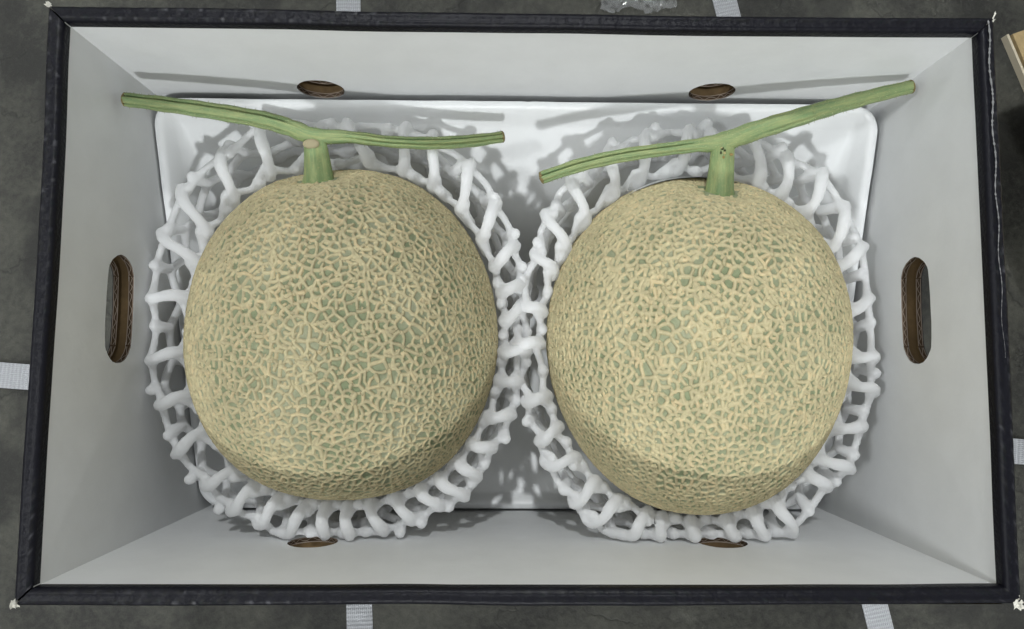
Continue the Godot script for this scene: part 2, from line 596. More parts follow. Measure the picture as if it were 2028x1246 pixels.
func carton() -> void:
	var t := thing("carton", "open gift carton with black rim and white lining holding two melons", "box", Vector3(0, 0.003, 0))
	var y0 := 0.004
	var fl := MB.new()
	fl.box(Vector3(0, 0.0052, 0), Vector3(HX * 2 + T * 1.9, 0.004, HZ * 2 + T * 1.9))
	put("floor_panel", fl, m.liner, t)
	var sides := [
		{"called": "left_wall", "map": func(u, v, d): return Vector3(-HX - d, v, u), "n": Vector3(1, 0, 0), "hu": HZ,
			"holes": [{"u": 0.0005, "v": H - 0.0518, "a": 0.0126, "r": 0.0118}]},
		{"called": "right_wall", "map": func(u, v, d): return Vector3(HX + d, v, u), "n": Vector3(-1, 0, 0), "hu": HZ,
			"holes": [{"u": -0.001, "v": H - 0.0515, "a": 0.0126, "r": 0.0118}]},
		{"called": "far_wall", "map": func(u, v, d): return Vector3(u, v, -HZ - d), "n": Vector3(0, 0, 1), "hu": HX,
			"holes": [{"u": -0.0965, "v": H - 0.0665, "a": 0.0, "r": 0.0112}, {"u": 0.0925, "v": H - 0.0650, "a": 0.0, "r": 0.0110}]},
		{"called": "near_wall", "map": func(u, v, d): return Vector3(u, v, HZ + d), "n": Vector3(0, 0, -1), "hu": HX,
			"holes": [{"u": -0.0963, "v": H - 0.0728, "a": 0.0, "r": 0.0115}, {"u": 0.0963, "v": H - 0.0735, "a": 0.0, "r": 0.0115}]},
	]
	for s in sides:
		var top := H - 0.0008
		var root := Node3D.new()
		root.name = "side_wall"
		root.position = Vector3.ZERO
		t.add_child(root, true)
		var a := MB.new()
		board(a, s.map, -s.hu, s.hu, y0, top, s.holes, 0.0, 0.0026, s.n)
		put("white_lining", a, m.liner, root)
		var big := []
		for h in s.holes:
			big.append({"u": h.u, "v": h.v, "a": h.a, "r": h.r + 0.0009})
		var k := MB.new()
		board(k, s.map, -s.hu - 0.002, s.hu + 0.002, y0, top - 0.004, big, 0.0026, 0.0070, s.n)
		put("kraft_core", k, m.kraft, root)
		var b := MB.new()
		board(b, s.map, -s.hu - T, s.hu + T, y0, top - 0.016, s.holes, 0.0070, T - 0.0004, s.n)
		put("outer_board", b, m.kraft, root)
		var bp := MB.new().black()
		board(bp, s.map, -s.hu - T, s.hu + T, y0, top - 0.016, s.holes, T - 0.0004, T, s.n)
		put("outer_paper", bp, m.black, root)
		for h in s.holes:
			var sm := {"u": h.u, "v": h.v, "a": h.a, "r": h.r - 0.00012}
			for dd in [[0.0, 0.0026], [0.0070, T - 0.0004]]:
				var dk := MB.new(); var fz := MB.new()
				var o := hole_outline(sm.a, sm.r, 64)
				var e0 := []; var e1 := []
				for p in o:
					var c := Vector2(h.u, h.v) + p
					var nd: Vector3 = s.map.call(c.x - p.normalized().x, c.y - p.normalized().y, 0.0) - s.map.call(c.x, c.y, 0.0)
					e0.append(dk.vert(s.map.call(c.x, c.y, dd[0] + 0.0001), nd)); e1.append(dk.vert(s.map.call(c.x, c.y, dd[1] - 0.0001), nd))
				for i in o.size():
					var j := (i + 1) % o.size()
					dk.quad(e0[i], e0[j], e1[j], e1[i])
				fluting(fz, s.map, sm, dd[0] + 0.0003, dd[1] - 0.0003)
				put("hand_hole_edge", dk, m.kraft_dark, root)
				put("fluting", fz, m.cut, root)
	# black paper wrapped over the rim: inside lip, two creases, outside down to the floor
	var prof := [
		[-0.0005, -0.0044], [-0.0006, -0.0012], [-0.0003, 0.0000], [0.0006, 0.0008], [0.0015, 0.0009], [0.0025, 0.0005], [0.0034, 0.0009],
		[TR - 0.0007, 0.0008], [TR + 0.0001, 0.0002], [TR + 0.0006, -0.0010], [TR + 0.0007, -0.004], [T + 0.0002, -0.016], [T + 0.0002, -0.019]]
	for k in 4:
		var s := MB.new()
		var along_x := k < 2
		var sg := -1.0 if k % 2 == 0 else 1.0
		var n := 300 if along_x else 190
		var p := PackedVector3Array(); var us := PackedVector2Array()
		var wob := FastNoiseLite.new(); wob.seed = 40 + k; wob.frequency = 9.0; wob.fractal_octaves = 3
		for i in n + 1:
			var f := 2.0 * i / n - 1.0
			for j in prof.size():
				var o: float = prof[j][0]
				var y: float = H + prof[j][1]
				var hl := (HX if along_x else HZ) + o
				var al := f * hl
				var onr := 1.0 if j > 0 and j < 10 else 0.0
				y += onr * (wob.get_noise_2d(al, j * 0.02) * 0.00022 + sin(TAU * al / 0.0066) * 0.00007)
				var oo := o + (wob.get_noise_2d(al * 0.4 + 3.0, 0.3) * 0.0014 if j < 11 else 0.0)
				oo = minf(oo, o + 0.0003) if j < 3 else oo
				var dd := (HZ if along_x else HX) + oo
				p.append(Vector3(al, y, sg * dd) if along_x else Vector3(sg * dd, y, al))
				us.append(Vector2(al, j * 0.1))
		s.black()
		var v0 := s.v.size()
		s.grid(p, n + 1, prof.size(), false, Vector3.UP, us, int(1 if ((sg > 0) == along_x) else -1))
		# worn flecks, plus the double highlight along the fluted creases painted into the colour
		for i in n + 1:
			for j in [3, 4, 6, 7]:
				var al: float = us[i * prof.size()].x
				var gate := clampf(wob.get_noise_2d(al * 0.5 + 11.0, j) * 2.2 + 0.35, 0.0, 1.0)
				var g := gate * rnd(0.0, 1.0) * (0.35 + 0.65 * maxf(0.0, sin(TAU * al / 0.0066)))
				if j == 4 or j == 6: g *= 0.5
				g = g * g * 0.11
				s.c[v0 + i * prof.size() + j] = Color(0.0065 + g, 0.0067 + g, 0.0088 + g)
		put("black_rim", s, m.black, t)
	# worn creases: bare paper showing along the right rim and flecks on the others
	var wn := MB.new()
	var pr := PackedVector3Array()
	var nn := 160
	for i in nn + 1:
		var z := lerpf(-HZ - 0.004, HZ * 0.2, float(i) / nn)
		var fade := clampf(1.3 - float(i) / nn * 1.2, 0.15, 1.0)
		var wd := (0.0001 + 0.0005 * absf(sin(i * 1.7) * cos(i * 0.63))) * fade
		pr.append(Vector3(HX + 0.0027 - wd + 0.0004 * sin(i * 0.21), H + 0.0016, z))
		pr.append(Vector3(HX + 0.0027 + wd + 0.0004 * sin(i * 0.21), H + 0.0016, z))
	wn.grid(pr, nn + 1, 2, false, Vector3.UP)
	put("worn_crease", wn, m.worn, t)
	# torn paper at the four corners
	for cx in [-1, 1]:
		for cz in [-1, 1]:
			var s := MB.new()
			var c := Vector3(cx * (HX + TR), H + 0.0005, cz * (HZ + TR))
			for q in (5 if cx > 0 and cz > 0 else 3):
				var a := c + Vector3(rnd(-0.002, 0.0015) * cx, rnd(-0.001, 0.001), rnd(-0.002, 0.0015) * cz)
				var p := PackedVector3Array()
				var ux := Vector3(rnd(-1, 1), rnd(-0.3, 0.6), rnd(-1, 1)).normalized() * rnd(0.0008, 0.0016)
				var uz := Vector3(rnd(-1, 1), rnd(-0.6, 0.3), rnd(-1, 1)).normalized() * rnd(0.0006, 0.0014)
				for i in 4:
					for j in 4:
						p.append(a + ux * (i - 1.5) * 0.66 + uz * (j - 1.5) * 0.66 + Vector3(0, rnd(-0.0003, 0.0008), 0))
				s.grid(p, 4, 4, false, Vector3.UP)
			put("torn_corner", s, m.torn, t)

# ---------------------------------------------------------------- tray

func lip_y(z: float) -> float:
	return H + lerpf(-0.0675, -0.1455, (z + 0.1035) / 0.2093)

func smax(a: float, b: float, k: float) -> float:
	var h := clampf(0.5 + 0.5 * (a - b) / k, 0.0, 1.0)
	return lerpf(b, a, h) + k * h * (1.0 - h)

func tray_y(x: float, z: float) -> float:
	var fl := H - 0.157
	var far := H - 0.074 - (z + 0.0995) * (0.076 / 0.07)
	var near := H - 0.159 + (z - 0.077) * (0.012 / 0.0285)
	var half := 0.1765
	var side := lip_y(z) - 0.006 - (half - 0.003 - absf(x)) * 2.4
	var y := smax(smax(fl, far, 0.018), smax(near, side, 0.012), 0.014)
	return y

func tray() -> void:
	var t := thing("foam_tray", "white moulded foam tray with rounded corners under both melons", "tray", Vector3(0, 0.0075, 0))
	var s := MB.new()
	var nx := 150
	var nz := 110
	var p := PackedVector3Array()
	var zf := -0.1035
	var wv := FastNoiseLite.new(); wv.seed = 90; wv.frequency = 16.0; wv.fractal_octaves = 3
	var zn := 0.1058
	for j in nz + 1:
		var fz := float(j) / nz
		for i in nx + 1:
			var fx := 2.0 * i / nx - 1.0
			# square -> rounded rectangle
			var z := lerpf(zf, zn, fz)
			var half := 0.1780
			var r := 0.013
			var dz := minf(z - zf, zn - z)
			if dz < r:
				half -= r - sqrt(maxf(0.0, r * r - (r - dz) * (r - dz)))
			var x := fx * half - 0.0008
			var edge := minf(half - absf(x + 0.0008), dz)
			var lip := lip_y(z)
			var y := lip
			if edge > 0.0035:
				y = minf(lip - 0.0012, tray_y(x, z))
				y = lerpf(lip - 0.0008, y, clampf((edge - 0.0035) / 0.004, 0.0, 1.0))
			elif edge < 0.0008:
				y = lip - 0.0012
			# seam down the middle
			y -= 0.0007 * exp(-pow((x - 0.003) / 0.0012, 2.0))
			y += wv.get_noise_2d(x, z) * 0.0022 * smoothstep(0.0, 0.02, edge) + wv.get_noise_2d(x + 5.0, z) * 0.0007
			p.append(Vector3(x, y, z))
	s.grid(p, nz + 1, nx + 1, false, Vector3.UP)
	# outer skirt
	var ring := PackedVector3Array()
	var idx := []
	for i in nx + 1: idx.append(i)
	for j in range(1, nz + 1): idx.append(j * (nx + 1) + nx)
	for i in range(nx - 1, -1, -1): idx.append(nz * (nx + 1) + i)
	for j in range(nz - 1, 0, -1): idx.append(j * (nx + 1))
	var b := s.v.size()
	for k in idx:
		var q: Vector3 = p[k]
		var o := Vector3(q.x, 0, q.z).normalized()
		s.vert(q, o); s.vert(q - Vector3(0, 0.005, 0) - o * 0.0008, o)
	for k in idx.size():
		var k1 := (k + 1) % idx.size()
		s.quad(b + k * 2, b + k1 * 2, b + k1 * 2 + 1, b + k * 2 + 1)
	put("tray_shell", s, m.tray, t)

# ---------------------------------------------------------------- melons

const TEX := 2000
const THM := 2.45   # polar angle from straight up that the chart of the rind reaches

# chart: azimuthal equidistant round the top of the melon
func to_px(d: Vector3) -> Vector2:
	var th := acos(clampf(d.y, -1.0, 1.0))
	var l := Vector2(d.x, d.z)
	if l.length() < 1e-6: return Vector2(TEX, TEX) * 0.5
	return Vector2(TEX, TEX) * 0.5 + l.normalized() * (th / THM * TEX * 0.5)

func stroke(hm: PackedFloat32Array, tint: PackedByteArray, a: Vector3, b: Vector3, hw: float, top: float, tn: int, moat := 0.0) -> void:
	# a, b: unit directions; hw half width and top height in metres
	var pa := to_px(a)
	var pb := to_px(b)
	var mid := (pa + pb) * 0.5
	var rel := mid - Vector2(TEX, TEX) * 0.5
	var th := rel.length() / (TEX * 0.5) * THM
	if th > THM * 0.985: return
	var e := rel.normalized() if rel.length() > 1.0 else Vector2(1, 0)
	var tx := Vector2(-e.y, e.x)
	var kr := THM * MR / (TEX * 0.5)             # metres per pixel along the radius
	var kt := kr * (sin(th) / th if th > 0.02 else 1.0)
	var A := Vector2((pa - mid).dot(e) * kr, (pa - mid).dot(tx) * kt)
	var B := Vector2((pb - mid).dot(e) * kr, (pb - mid).dot(tx) * kt)
	var ab := B - A
	var l2 := maxf(ab.length_squared(), 1e-12)
	var pad := hw * (1.0 + moat) / kt + 1.0
	var x0 := maxi(0, int(minf(pa.x, pb.x) - pad))
	var x1 := mini(TEX - 1, int(maxf(pa.x, pb.x) + pad))
	var y0 := maxi(0, int(minf(pa.y, pb.y) - pad))
	var y1 := mini(TEX - 1, int(maxf(pa.y, pb.y) + pad))
	var inv := 1.0 / (hw * hw)
	var lim := 1.0 - (1.0 + moat) * (1.0 + moat)
	for y in range(y0, y1 + 1):
		var dy := y - mid.y
		for x in range(x0, x1 + 1):
			var dx := x - mid.x
			var qx := (dx * e.x + dy * e.y) * kr - A.x
			var qy := (dx * tx.x + dy * tx.y) * kt - A.y
			var t := clampf((qx * ab.x + qy * ab.y) / l2, 0.0, 1.0)
			qx -= ab.x * t; qy -= ab.y * t
			var g := 1.0 - (qx * qx + qy * qy) * inv
			if g > 0.0:
				var h := top * g * (2.0 - g)
				var k := y * TEX + x
				if h > hm[k] or moat > 0.0:
					hm[k] = h
					tint[k] = tn
			elif moat > 0.0 and g > lim:
				var k := y * TEX + x
				hm[k] *= 0.3

func netted(seed_: int, stem: Vector3, dens: float, tone: float, broad: float) -> Array:
	rng.seed = seed_
	var hm := PackedFloat32Array(); hm.resize(TEX * TEX)
	var tint := PackedByteArray(); tint.resize(TEX * TEX)
	var N := int(6300 * dens)
	var lo := FastNoiseLite.new(); lo.seed = seed_; lo.frequency = 1.6; lo.fractal_octaves = 2
	var pts := []
	var flatp := PackedVector2Array()
	for i in N:
		var y := 1.0 - 2.0 * (i + 0.5) / N
		if y < -0.86: continue
		var r := sqrt(1.0 - y * y)
		var a := i * 2.39996323
		var d := Vector3(cos(a) * r, y, sin(a) * r)
		var j := 0.022
		d = (d + Vector3(rnd(-j, j), rnd(-j, j), rnd(-j, j))).normalized()
		# openings are larger in patches: drop some cells there
		var open := smoothstep(0.25, 0.85, y) * 0.12 + (0.05 if lo.get_noise_3d(d.x * 2.0, d.y * 2.0, d.z * 2.0) > 0.0 else 0.0)
		if d.dot(stem) < 0.8 and rng.randf() < open:
			continue
		pts.append(d)
		flatp.append(Vector2(d.x, d.z) / (1.001 + d.y))
	var tris := Geometry2D.triangulate_delaunay(flatp)
	var centre := []
	var edges := {}
	for k in tris.size() / 3:
		var a: int = tris[k * 3]; var b: int = tris[k * 3 + 1]; var c: int = tris[k * 3 + 2]
		var n: Vector3 = (pts[b] - pts[a]).cross(pts[c] - pts[a]).normalized()
		if n.dot(pts[a]) < 0.0: n = -n
		centre.append(n)
		for ed in [[a, b], [b, c], [c, a]]:
			var key: int = mini(ed[0], ed[1]) * 10000 + maxi(ed[0], ed[1])
			if edges.has(key): edges[key].append(k)
			else: edges[key] = [k]
	var spur := 0
	for key in edges:
		var e: Array = edges[key]
		if e.size() < 2: continue
		var a: Vector3 = centre[e[0]]
		var b: Vector3 = centre[e[1]]
		var len := a.distance_to(b)
		if len > 0.2 or a.dot(stem) > 0.9905: continue
		var nz := lo.get_noise_3d(a.x, a.y, a.z)
		var hw := broad * (rnd(0.00070, 0.00088) + nz * 0.00008) * (0.84 + 0.18 * smoothstep(0.1, 0.8, a.y))
		var top := rnd(0.00070, 0.00098)
		var tn := rng.randi_range(1, 255)
		# some strands stop short, most are bent
		var roll := rng.randf()
		if roll < 0.10:
			b = a.lerp(b, 0.55).normalized()
		var bend := (a.lerp(b, rnd(0.4, 0.6)) + Vector3(rnd(-1, 1), rnd(-1, 1), rnd(-1, 1)) * len * 0.16).normalized()
		# strands that cross others stay apart from them by a fine crack
		var moat := 0.20 if rng.randf() < 0.12 else 0.0
		if moat > 0.0: hw *= 1.08
		stroke(hm, tint, a, bend, hw, top, tn, moat)
		stroke(hm, tint, bend, b, hw * (1.0 if moat > 0.0 else rnd(0.85, 1.1)), top, tn, 0.0)
		# short spurs into the openings
		if rng.randf() < 0.22:
			var tow: Vector3 = pts[int(key / 10000.0)]
			var en := bend.lerp(tow, rnd(0.35, 0.85)).normalized()
			stroke(hm, tint, bend, en, hw * rnd(0.6, 0.85), top * rnd(0.5, 0.8), rng.randi_range(1, 255))
			spur += 1
	# longer cracks that ran from the stalk down the fruit healed into raised lines
	var ax := stem
	var e1 := ax.cross(Vector3.UP).normalized()
	var e2 := ax.cross(e1)
	for k in 13:
		var psi := TAU * k / 13.0 + rnd(-0.06, 0.06)
		var th := rnd(0.16, 0.9)
		var end := th + rnd(0.4, 1.1)
		var prev := Vector3.ZERO
		var tn := rng.randi_range(60, 200)
		var top := rnd(0.00065, 0.00085)
		while th < end:
			var q := (ax * cos(th) + (e1 * cos(psi) + e2 * sin(psi)) * sin(th)).normalized()
			if prev != Vector3.ZERO and rng.randf() < 0.93:
				stroke(hm, tint, prev, q, rnd(0.00078, 0.00095), top, tn)
			prev = q
			th += rnd(0.035, 0.06)
			psi += rnd(-0.03, 0.03) / maxf(0.3, sin(th))
	# colour
	var data := PackedByteArray(); data.resize(TEX * TEX * 3)
	var f1 := FastNoiseLite.new(); f1.seed = seed_ + 1; f1.frequency = 0.005; f1.fractal_octaves = 3
	var f2 := FastNoiseLite.new(); f2.seed = seed_ + 2; f2.frequency = 0.07; f2.fractal_octaves = 2
	var lim := TEX * TEX * 0.25
	for y in TEX:
		var dy := y - TEX * 0.5
		for x in TEX:
			var dx := x - TEX * 0.5
			if dx * dx + dy * dy > lim: continue
			var k := y * TEX + x
			var h := hm[k]
			var c1 := f1.get_noise_2d(x, y)
			var c2 := f2.get_noise_2d(x, y)
			# green rind, greyer in places
			var g := 1.0 + c1 * 0.14 + c2 * 0.06
			var gr := 0.57 * g + c1 * 0.03
			var gg := 0.59 * g
			var gb := 0.475 * g + c1 * 0.03
			if h > 0.0:
				var tt := tint[k] / 255.0 - 0.5
				var w := clampf(h / 0.00022, 0.0, 1.0)
				w = w * w * (3.0 - 2.0 * w)
				var s := 1.0 + tt * 0.10 + c2 * 0.06 + c1 * 0.05
				var warm := maxf(0.0, tt - 0.25) * 0.25
				gr = lerpf(gr, (0.745 + warm * 0.2) * s, w)
				gg = lerpf(gg, (0.703 - warm * 0.2) * s, w)
				gb = lerpf(gb, (0.56 - warm * 0.25) * s, w)
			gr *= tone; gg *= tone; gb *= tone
			data[k * 3] = clampi(int(gr * 255.0), 0, 255)
			data[k * 3 + 1] = clampi(int(gg * 255.0), 0, 255)
			data[k * 3 + 2] = clampi(int(gb * 255.0), 0, 255)
	var hb := PackedByteArray(); hb.resize(TEX * TEX)
	for k in TEX * TEX:
		if hm[k] > 0.0: hb[k] = mini(int(hm[k] * 220000.0), 255)
	return [hm, Image.create_from_data(TEX, TEX, false, Image.FORMAT_RGB8, data), Image.create_from_data(TEX, TEX, false, Image.FORMAT_L8, hb)]

func rind(centre: Vector3, shape: Array, stem: Vector3, nt: Array, seed_: int) -> MB:
	var hm: PackedFloat32Array = nt[0]
	var s := MB.new()
	var rows := 480
	var cols := 1060
	var lump := FastNoiseLite.new(); lump.seed = seed_ + 9; lump.frequency = 0.8; lump.fractal_octaves = 2
	var p := PackedVector3Array(); p.resize((rows + 1) * (cols + 1))
	var us := PackedVector2Array(); us.resize((rows + 1) * (cols + 1))
	for i in rows + 1:
		var f := float(i) / rows
		var th := f * 2.25 if i < rows - 20 else lerpf((rows - 20.0) / rows * 2.25, PI, (i - rows + 20) / 20.0)
		var st := sin(th); var ct := cos(th)
		for k in cols + 1:
			var a := TAU * k / cols
			var ca := cos(a); var sa := sin(a)
			var d := Vector3(st * ca, ct, st * sa)
			var rp := minf(th, THM * 0.99) / THM * TEX * 0.5
			var px := TEX * 0.5 + rp * ca
			var py := TEX * 0.5 + rp * sa
			var xi := clampi(int(px), 0, TEX - 2); var yi := clampi(int(py), 0, TEX - 2)
			var fx := px - xi; var fy := py - yi
			var o := yi * TEX + xi
			var h := lerpf(lerpf(hm[o], hm[o + 1], fx), lerpf(hm[o + TEX], hm[o + TEX + 1], fx), fy)
			var r := MR - 0.0006 + lump.get_noise_3d(d.x, d.y, d.z) * 0.0008 + h
			# hollow round the stalk
			var q := d.dot(stem)
			if q > 0.9: r -= 0.0030 * smoothstep(0.955, 0.998, q)
			var ix := i * (cols + 1) + k
			var wid: float = shape[0] * pow(maxf(1.0 - d.z * d.z, 1e-8), (shape[3] - 1.0) * 0.5) * (1.0 + shape[2] * d.z)
			p[ix] = centre + Vector3(d.x * wid, d.y * wid, d.z * shape[1]) * r
			us[ix] = Vector2(px / TEX, py / TEX)
	# normals straight from the grid
	var w := cols + 1
	s.v = p
	s.uv = us
	s.n.resize(p.size())
	s.c.resize(p.size())
	s.c.fill(Color.WHITE)
	for i in rows + 1:
		for k in w:
			var ix := i * w + k
			var u0 := p[mini(i + 1, rows) * w + k] - p[maxi(i - 1, 0) * w + k]
			var v0 := p[i * w + (k + 1 if k < cols else 1)] - p[i * w + (k - 1 if k > 0 else cols - 1)]
			var nn := v0.cross(u0)
			if nn.length_squared() < 1e-16: nn = p[ix] - centre
			nn = nn.normalized()
			if nn.dot(p[ix] - centre) < 0.0: nn = -nn
			s.n[ix] = nn
	s.ix.resize(rows * cols * 6)
	var o2 := 0
	for i in rows:
		for k in cols:
			var a := i * w + k
			s.ix[o2] = a; s.ix[o2 + 1] = a + w + 1; s.ix[o2 + 2] = a + 1
			s.ix[o2 + 3] = a; s.ix[o2 + 4] = a + w; s.ix[o2 + 5] = a + w + 1
			o2 += 6
	return s

func spline(pts: Array, per: int) -> PackedVector3Array:
	var c := Curve3D.new()
	var o := PackedVector3Array()
	for i in pts.size() - 1:
		var a: Vector3 = pts[maxi(i - 1, 0)]; var b: Vector3 = pts[i]; var d: Vector3 = pts[i + 1]; var e: Vector3 = pts[mini(i + 2, pts.size() - 1)]
		for k in per:
			o.append(b.cubic_interpolate(d, a, e, float(k) / per))
	o.append(pts[pts.size() - 1])
	return o

func stalk_material(seed_: int) -> StandardMaterial3D:
	var s := mat(Color(1, 1, 1), 0.55, 0.4)
	var n := 256
	var img := Image.create(n, n, false, Image.FORMAT_RGB8)
	var f := FastNoiseLite.new(); f.seed = seed_; f.frequency = 0.02; f.fractal_octaves = 4
	var f2 := FastNoiseLite.new(); f2.seed = seed_ + 5; f2.frequency = 0.16; f2.fractal_octaves = 2
	for y in n:
		for x in n:
			var a := f.get_noise_2d(x * 0.5, y * 2.0)
			var b := f2.get_noise_2d(x * 0.3, y)
			var k := 1.0 + a * 0.12 + b * 0.06
			var fleck := clampf((f2.get_noise_2d(x + 700.0, y) - 0.36) * 5.0, 0.0, 1.0)
			var c := Color(0.52 * k + a * 0.06, 0.585 * k, 0.40 * k)
			c = c.lerp(Color(0.66, 0.64, 0.45), fleck * 0.55)
			img.set_pixel(x, y, c)
	s.albedo_texture = ImageTexture.create_from_image(img)
	s.uv1_scale = Vector3(16.0, 1.0, 1.0)
	return s

func melon(called: String, label: String, centre: Vector3, shape: Array, seed_: int, dens: float, tone: float, broad: float, arms: Array, node_at: int, rads: Array, neck: Array, neck_r: Array, grooves: Array, scar: bool) -> void:
	var t := thing(called, label, "melon", centre - Vector3(0, MR, 0), "netted melons in the carton")
	var stem: Vector3 = ((neck[0] + Vector3(0, H, 0)) - centre).normalized()
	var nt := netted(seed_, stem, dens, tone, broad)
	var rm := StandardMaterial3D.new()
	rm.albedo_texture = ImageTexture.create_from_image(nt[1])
	rm.heightmap_enabled = true
	rm.heightmap_texture = ImageTexture.create_from_image(nt[2])
	rm.heightmap_scale = 0.02
	rm.roughness = 0.75
	rm.metallic_specular = 0.25
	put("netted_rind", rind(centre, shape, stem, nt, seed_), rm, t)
	rng.seed = seed_ + 100
	var sm := stalk_material(seed_)
	# crossbar of vine left on the fruit
	var path := []
	for a in arms: path.append(a + Vector3(0, H, 0))
	var per := 10
	var cp := spline(path, per)
	var rr := PackedFloat32Array()
	for i in cp.size():
		var f := float(i) / per
		var k := mini(int(f), rads.size() - 2)
		var r := lerpf(rads[k], rads[k + 1], f - k)
		rr.append(r * (1.0 + 0.035 * sin(i * 0.9) + rnd(-0.015, 0.015)))
	var s := MB.new()
	var mid := float(node_at * per)
	s.tube(cp, rr, 40, true, Vector3.UP, func(i, a):
		var w := wrapf(a, -PI, PI)
		var away := smoothstep(4.0, 18.0, absf(i - mid))
		var left := 1.0 if i < mid else 0.0
		var g := 1.0
		for q in grooves:
			if q[2] == 2 or (q[2] == 0) == (left > 0.5):
				g -= q[1] * away * exp(-pow(wrapf(w - q[0], -PI, PI) / 0.14, 2.0))
		return g + 0.025 * cos(a * 5.0 + i * 0.02))
	var vine := put("vine_crossbar", s, sm, t)
	# neck from the fruit to the crossbar
	var np := []
	for a in neck: np.append(a + Vector3(0, H, 0))
	np.append(path[node_at] - Vector3(0, 0.0012, 0))
	var c2 := spline(np, 8)
	var r2 := PackedFloat32Array()
	for i in c2.size():
		var f := float(i) / (c2.size() - 1) * (neck_r.size() - 1)
		var k := mini(int(f), neck_r.size() - 2)
		r2.append(lerpf(neck_r[k], neck_r[k + 1], f - k))
	var s2 := MB.new()
	s2.tube(c2, r2, 32, true, Vector3(0, 1, 0.2).normalized(), func(i, a): return 1.0 + 0.05 * cos(a * 5.0 + 0.6) + 0.03 * sin(a * 3.0 + i * 0.2))
	put("stalk_neck", s2, sm, t)
	# shoulder where the crossbar grows out of the neck
	var nd: Vector3 = path[node_at]
	for sd in [-1, 1]:
		var to: Vector3 = cp[node_at * per + sd * 11]
		var low: Vector3 = np[np.size() - 2].lerp(nd, 0.35)
		var c3 := spline([low, low.lerp(nd, 0.62).lerp(to, 0.20), nd.lerp(to, 0.62), to], 6)
		var r3 := PackedFloat32Array()
		for i in c3.size():
			var f := float(i) / (c3.size() - 1)
			r3.append(lerpf(neck_r[neck_r.size() - 1] * 0.62, rr[node_at * per + sd * 11] * 0.80, f))
		var s3 := MB.new()
		s3.tube(c3, r3, 20, true)
		put("stalk_shoulder", s3, sm, t)
	# cut ends, darker and drier
	var em := mat(Color(0.19, 0.15, 0.07), 0.9, 0.2)
	for e in [0, cp.size() - 1]:
		var d := (cp[0] - cp[1]).normalized() if e == 0 else (cp[e] - cp[e - 1]).normalized()
		var ce := MB.new()
		ce.tube(PackedVector3Array([cp[e] - d * 0.0004, cp[e] + d * 0.0002, cp[e] + d * 0.0007]), PackedFloat32Array([rr[e] * 1.02, rr[e] * 1.03, rr[e] * 0.8]), 18, true)
		put("cut_end", ce, em, t)
	# fine bristles along the vine
	var br := MB.new()
	for k in 700:
		var i := rng.randi_range(1, cp.size() - 2)
		var tan := (cp[i + 1] - cp[i - 1]).normalized()
		var d := Vector3(rnd(-1, 1), rnd(-1, 1), rnd(-1, 1))
		d = (d - tan * d.dot(tan)).normalized()
		var b := cp[i] + d * rr[i] * 0.95 + tan * rnd(-0.0008, 0.0008)
		var tip := b + d * rnd(0.0004, 0.0012) + tan * rnd(-0.0004, 0.0004)
		var sd2 := tan * 0.00013
		var wv := d.cross(tan) * 0.00013
		var i0 := br.vert(b + sd2, d); var i1 := br.vert(b - sd2 + wv, d); var i2 := br.vert(b - sd2 - wv, d); var i3 := br.vert(tip, d)
		br.tri(i0, i1, i3); br.tri(i1, i2, i3); br.tri(i2, i0, i3)
	var bo := put("bristles", br, mat(Color(0.42, 0.45, 0.26), 0.7, 0.3), vine)
	bo.set_meta("kind", "stuff")
	# blemishes on the neck
	var out := (np[np.size() - 2].lerp(nd, 0.45) as Vector3)
	var fac := Vector3(-0.22, 1.0, 0.10).normalized()
	if scar:
		var sc := MB.new()
		sc.ball(out + Vector3(-0.08, 1.0, 0.0).normalized() * neck_r[2] * 0.80 + Vector3(-0.0006, 0, 0), Vector3(0.0038, 0.0013, 0.0023), 8)
		put("leaf_scar", sc, mat(Color(0.34, 0.30, 0.19), 0.85, 0.2), t)
	else:
		for k in 7:
			var sp := MB.new()
			sp.ball(out + fac * neck_r[2] * 0.95 + Vector3(0.0012 + rnd(-0.0022, 0.0035), 0, rnd(-0.003, 0.003)), Vector3(rnd(0.0004, 0.0009), 0.0006, rnd(0.0004, 0.0007)), 6)
			put("blemish", sp, mat([Color(0.05, 0.06, 0.03), Color(0.30, 0.22, 0.09), Color(0.45, 0.40, 0.2)][k % 3], 0.9, 0.2), t)

# ---------------------------------------------------------------- foam nets

func net_point(c: Vector3, sh: Array, phi: float, s: float, wd: float, h0: float, lift := 0.0) -> Vector3:
	var r := MR + 0.0026
	var h := h0
	var rho := 0.0
	var rin := sqrt(maxf(1e-6, r * r - h0 * h0)) + 0.0008
	if s < -wd:
		h = h0 - (-s - wd)
		rho = sqrt(maxf(1e-6, r * r - h * h)) + 0.0008
	elif s <= wd:
		rho = rin + (s + wd)
		h = h0 + 0.0058 * (1.0 - pow(s / wd, 2.0))
	else:
		var d := s - wd
		h = h0 - d
		rho = rin + wd * 2.0 - 0.42 * minf(d, 0.010) - 0.10 * maxf(0.0, d - 0.010)
	var sq: float = 1.0 / sqrt(pow(absf(cos(phi)), 2.0 / sh[3]) + sin(phi) * sin(phi))
	var p := c + Vector3(cos(phi) * rho * sh[0] * sq, h + lift, sin(phi) * rho * sh[1] * sq)
	p.x = clampf(p.x, -HX + 0.0035, HX - 0.0035)
	p.z = clampf(p.z, -HZ + 0.0035, HZ - 0.0035)
	p.y = maxf(p.y, tray_y(p.x, p.z) + 0.0022)
	return p

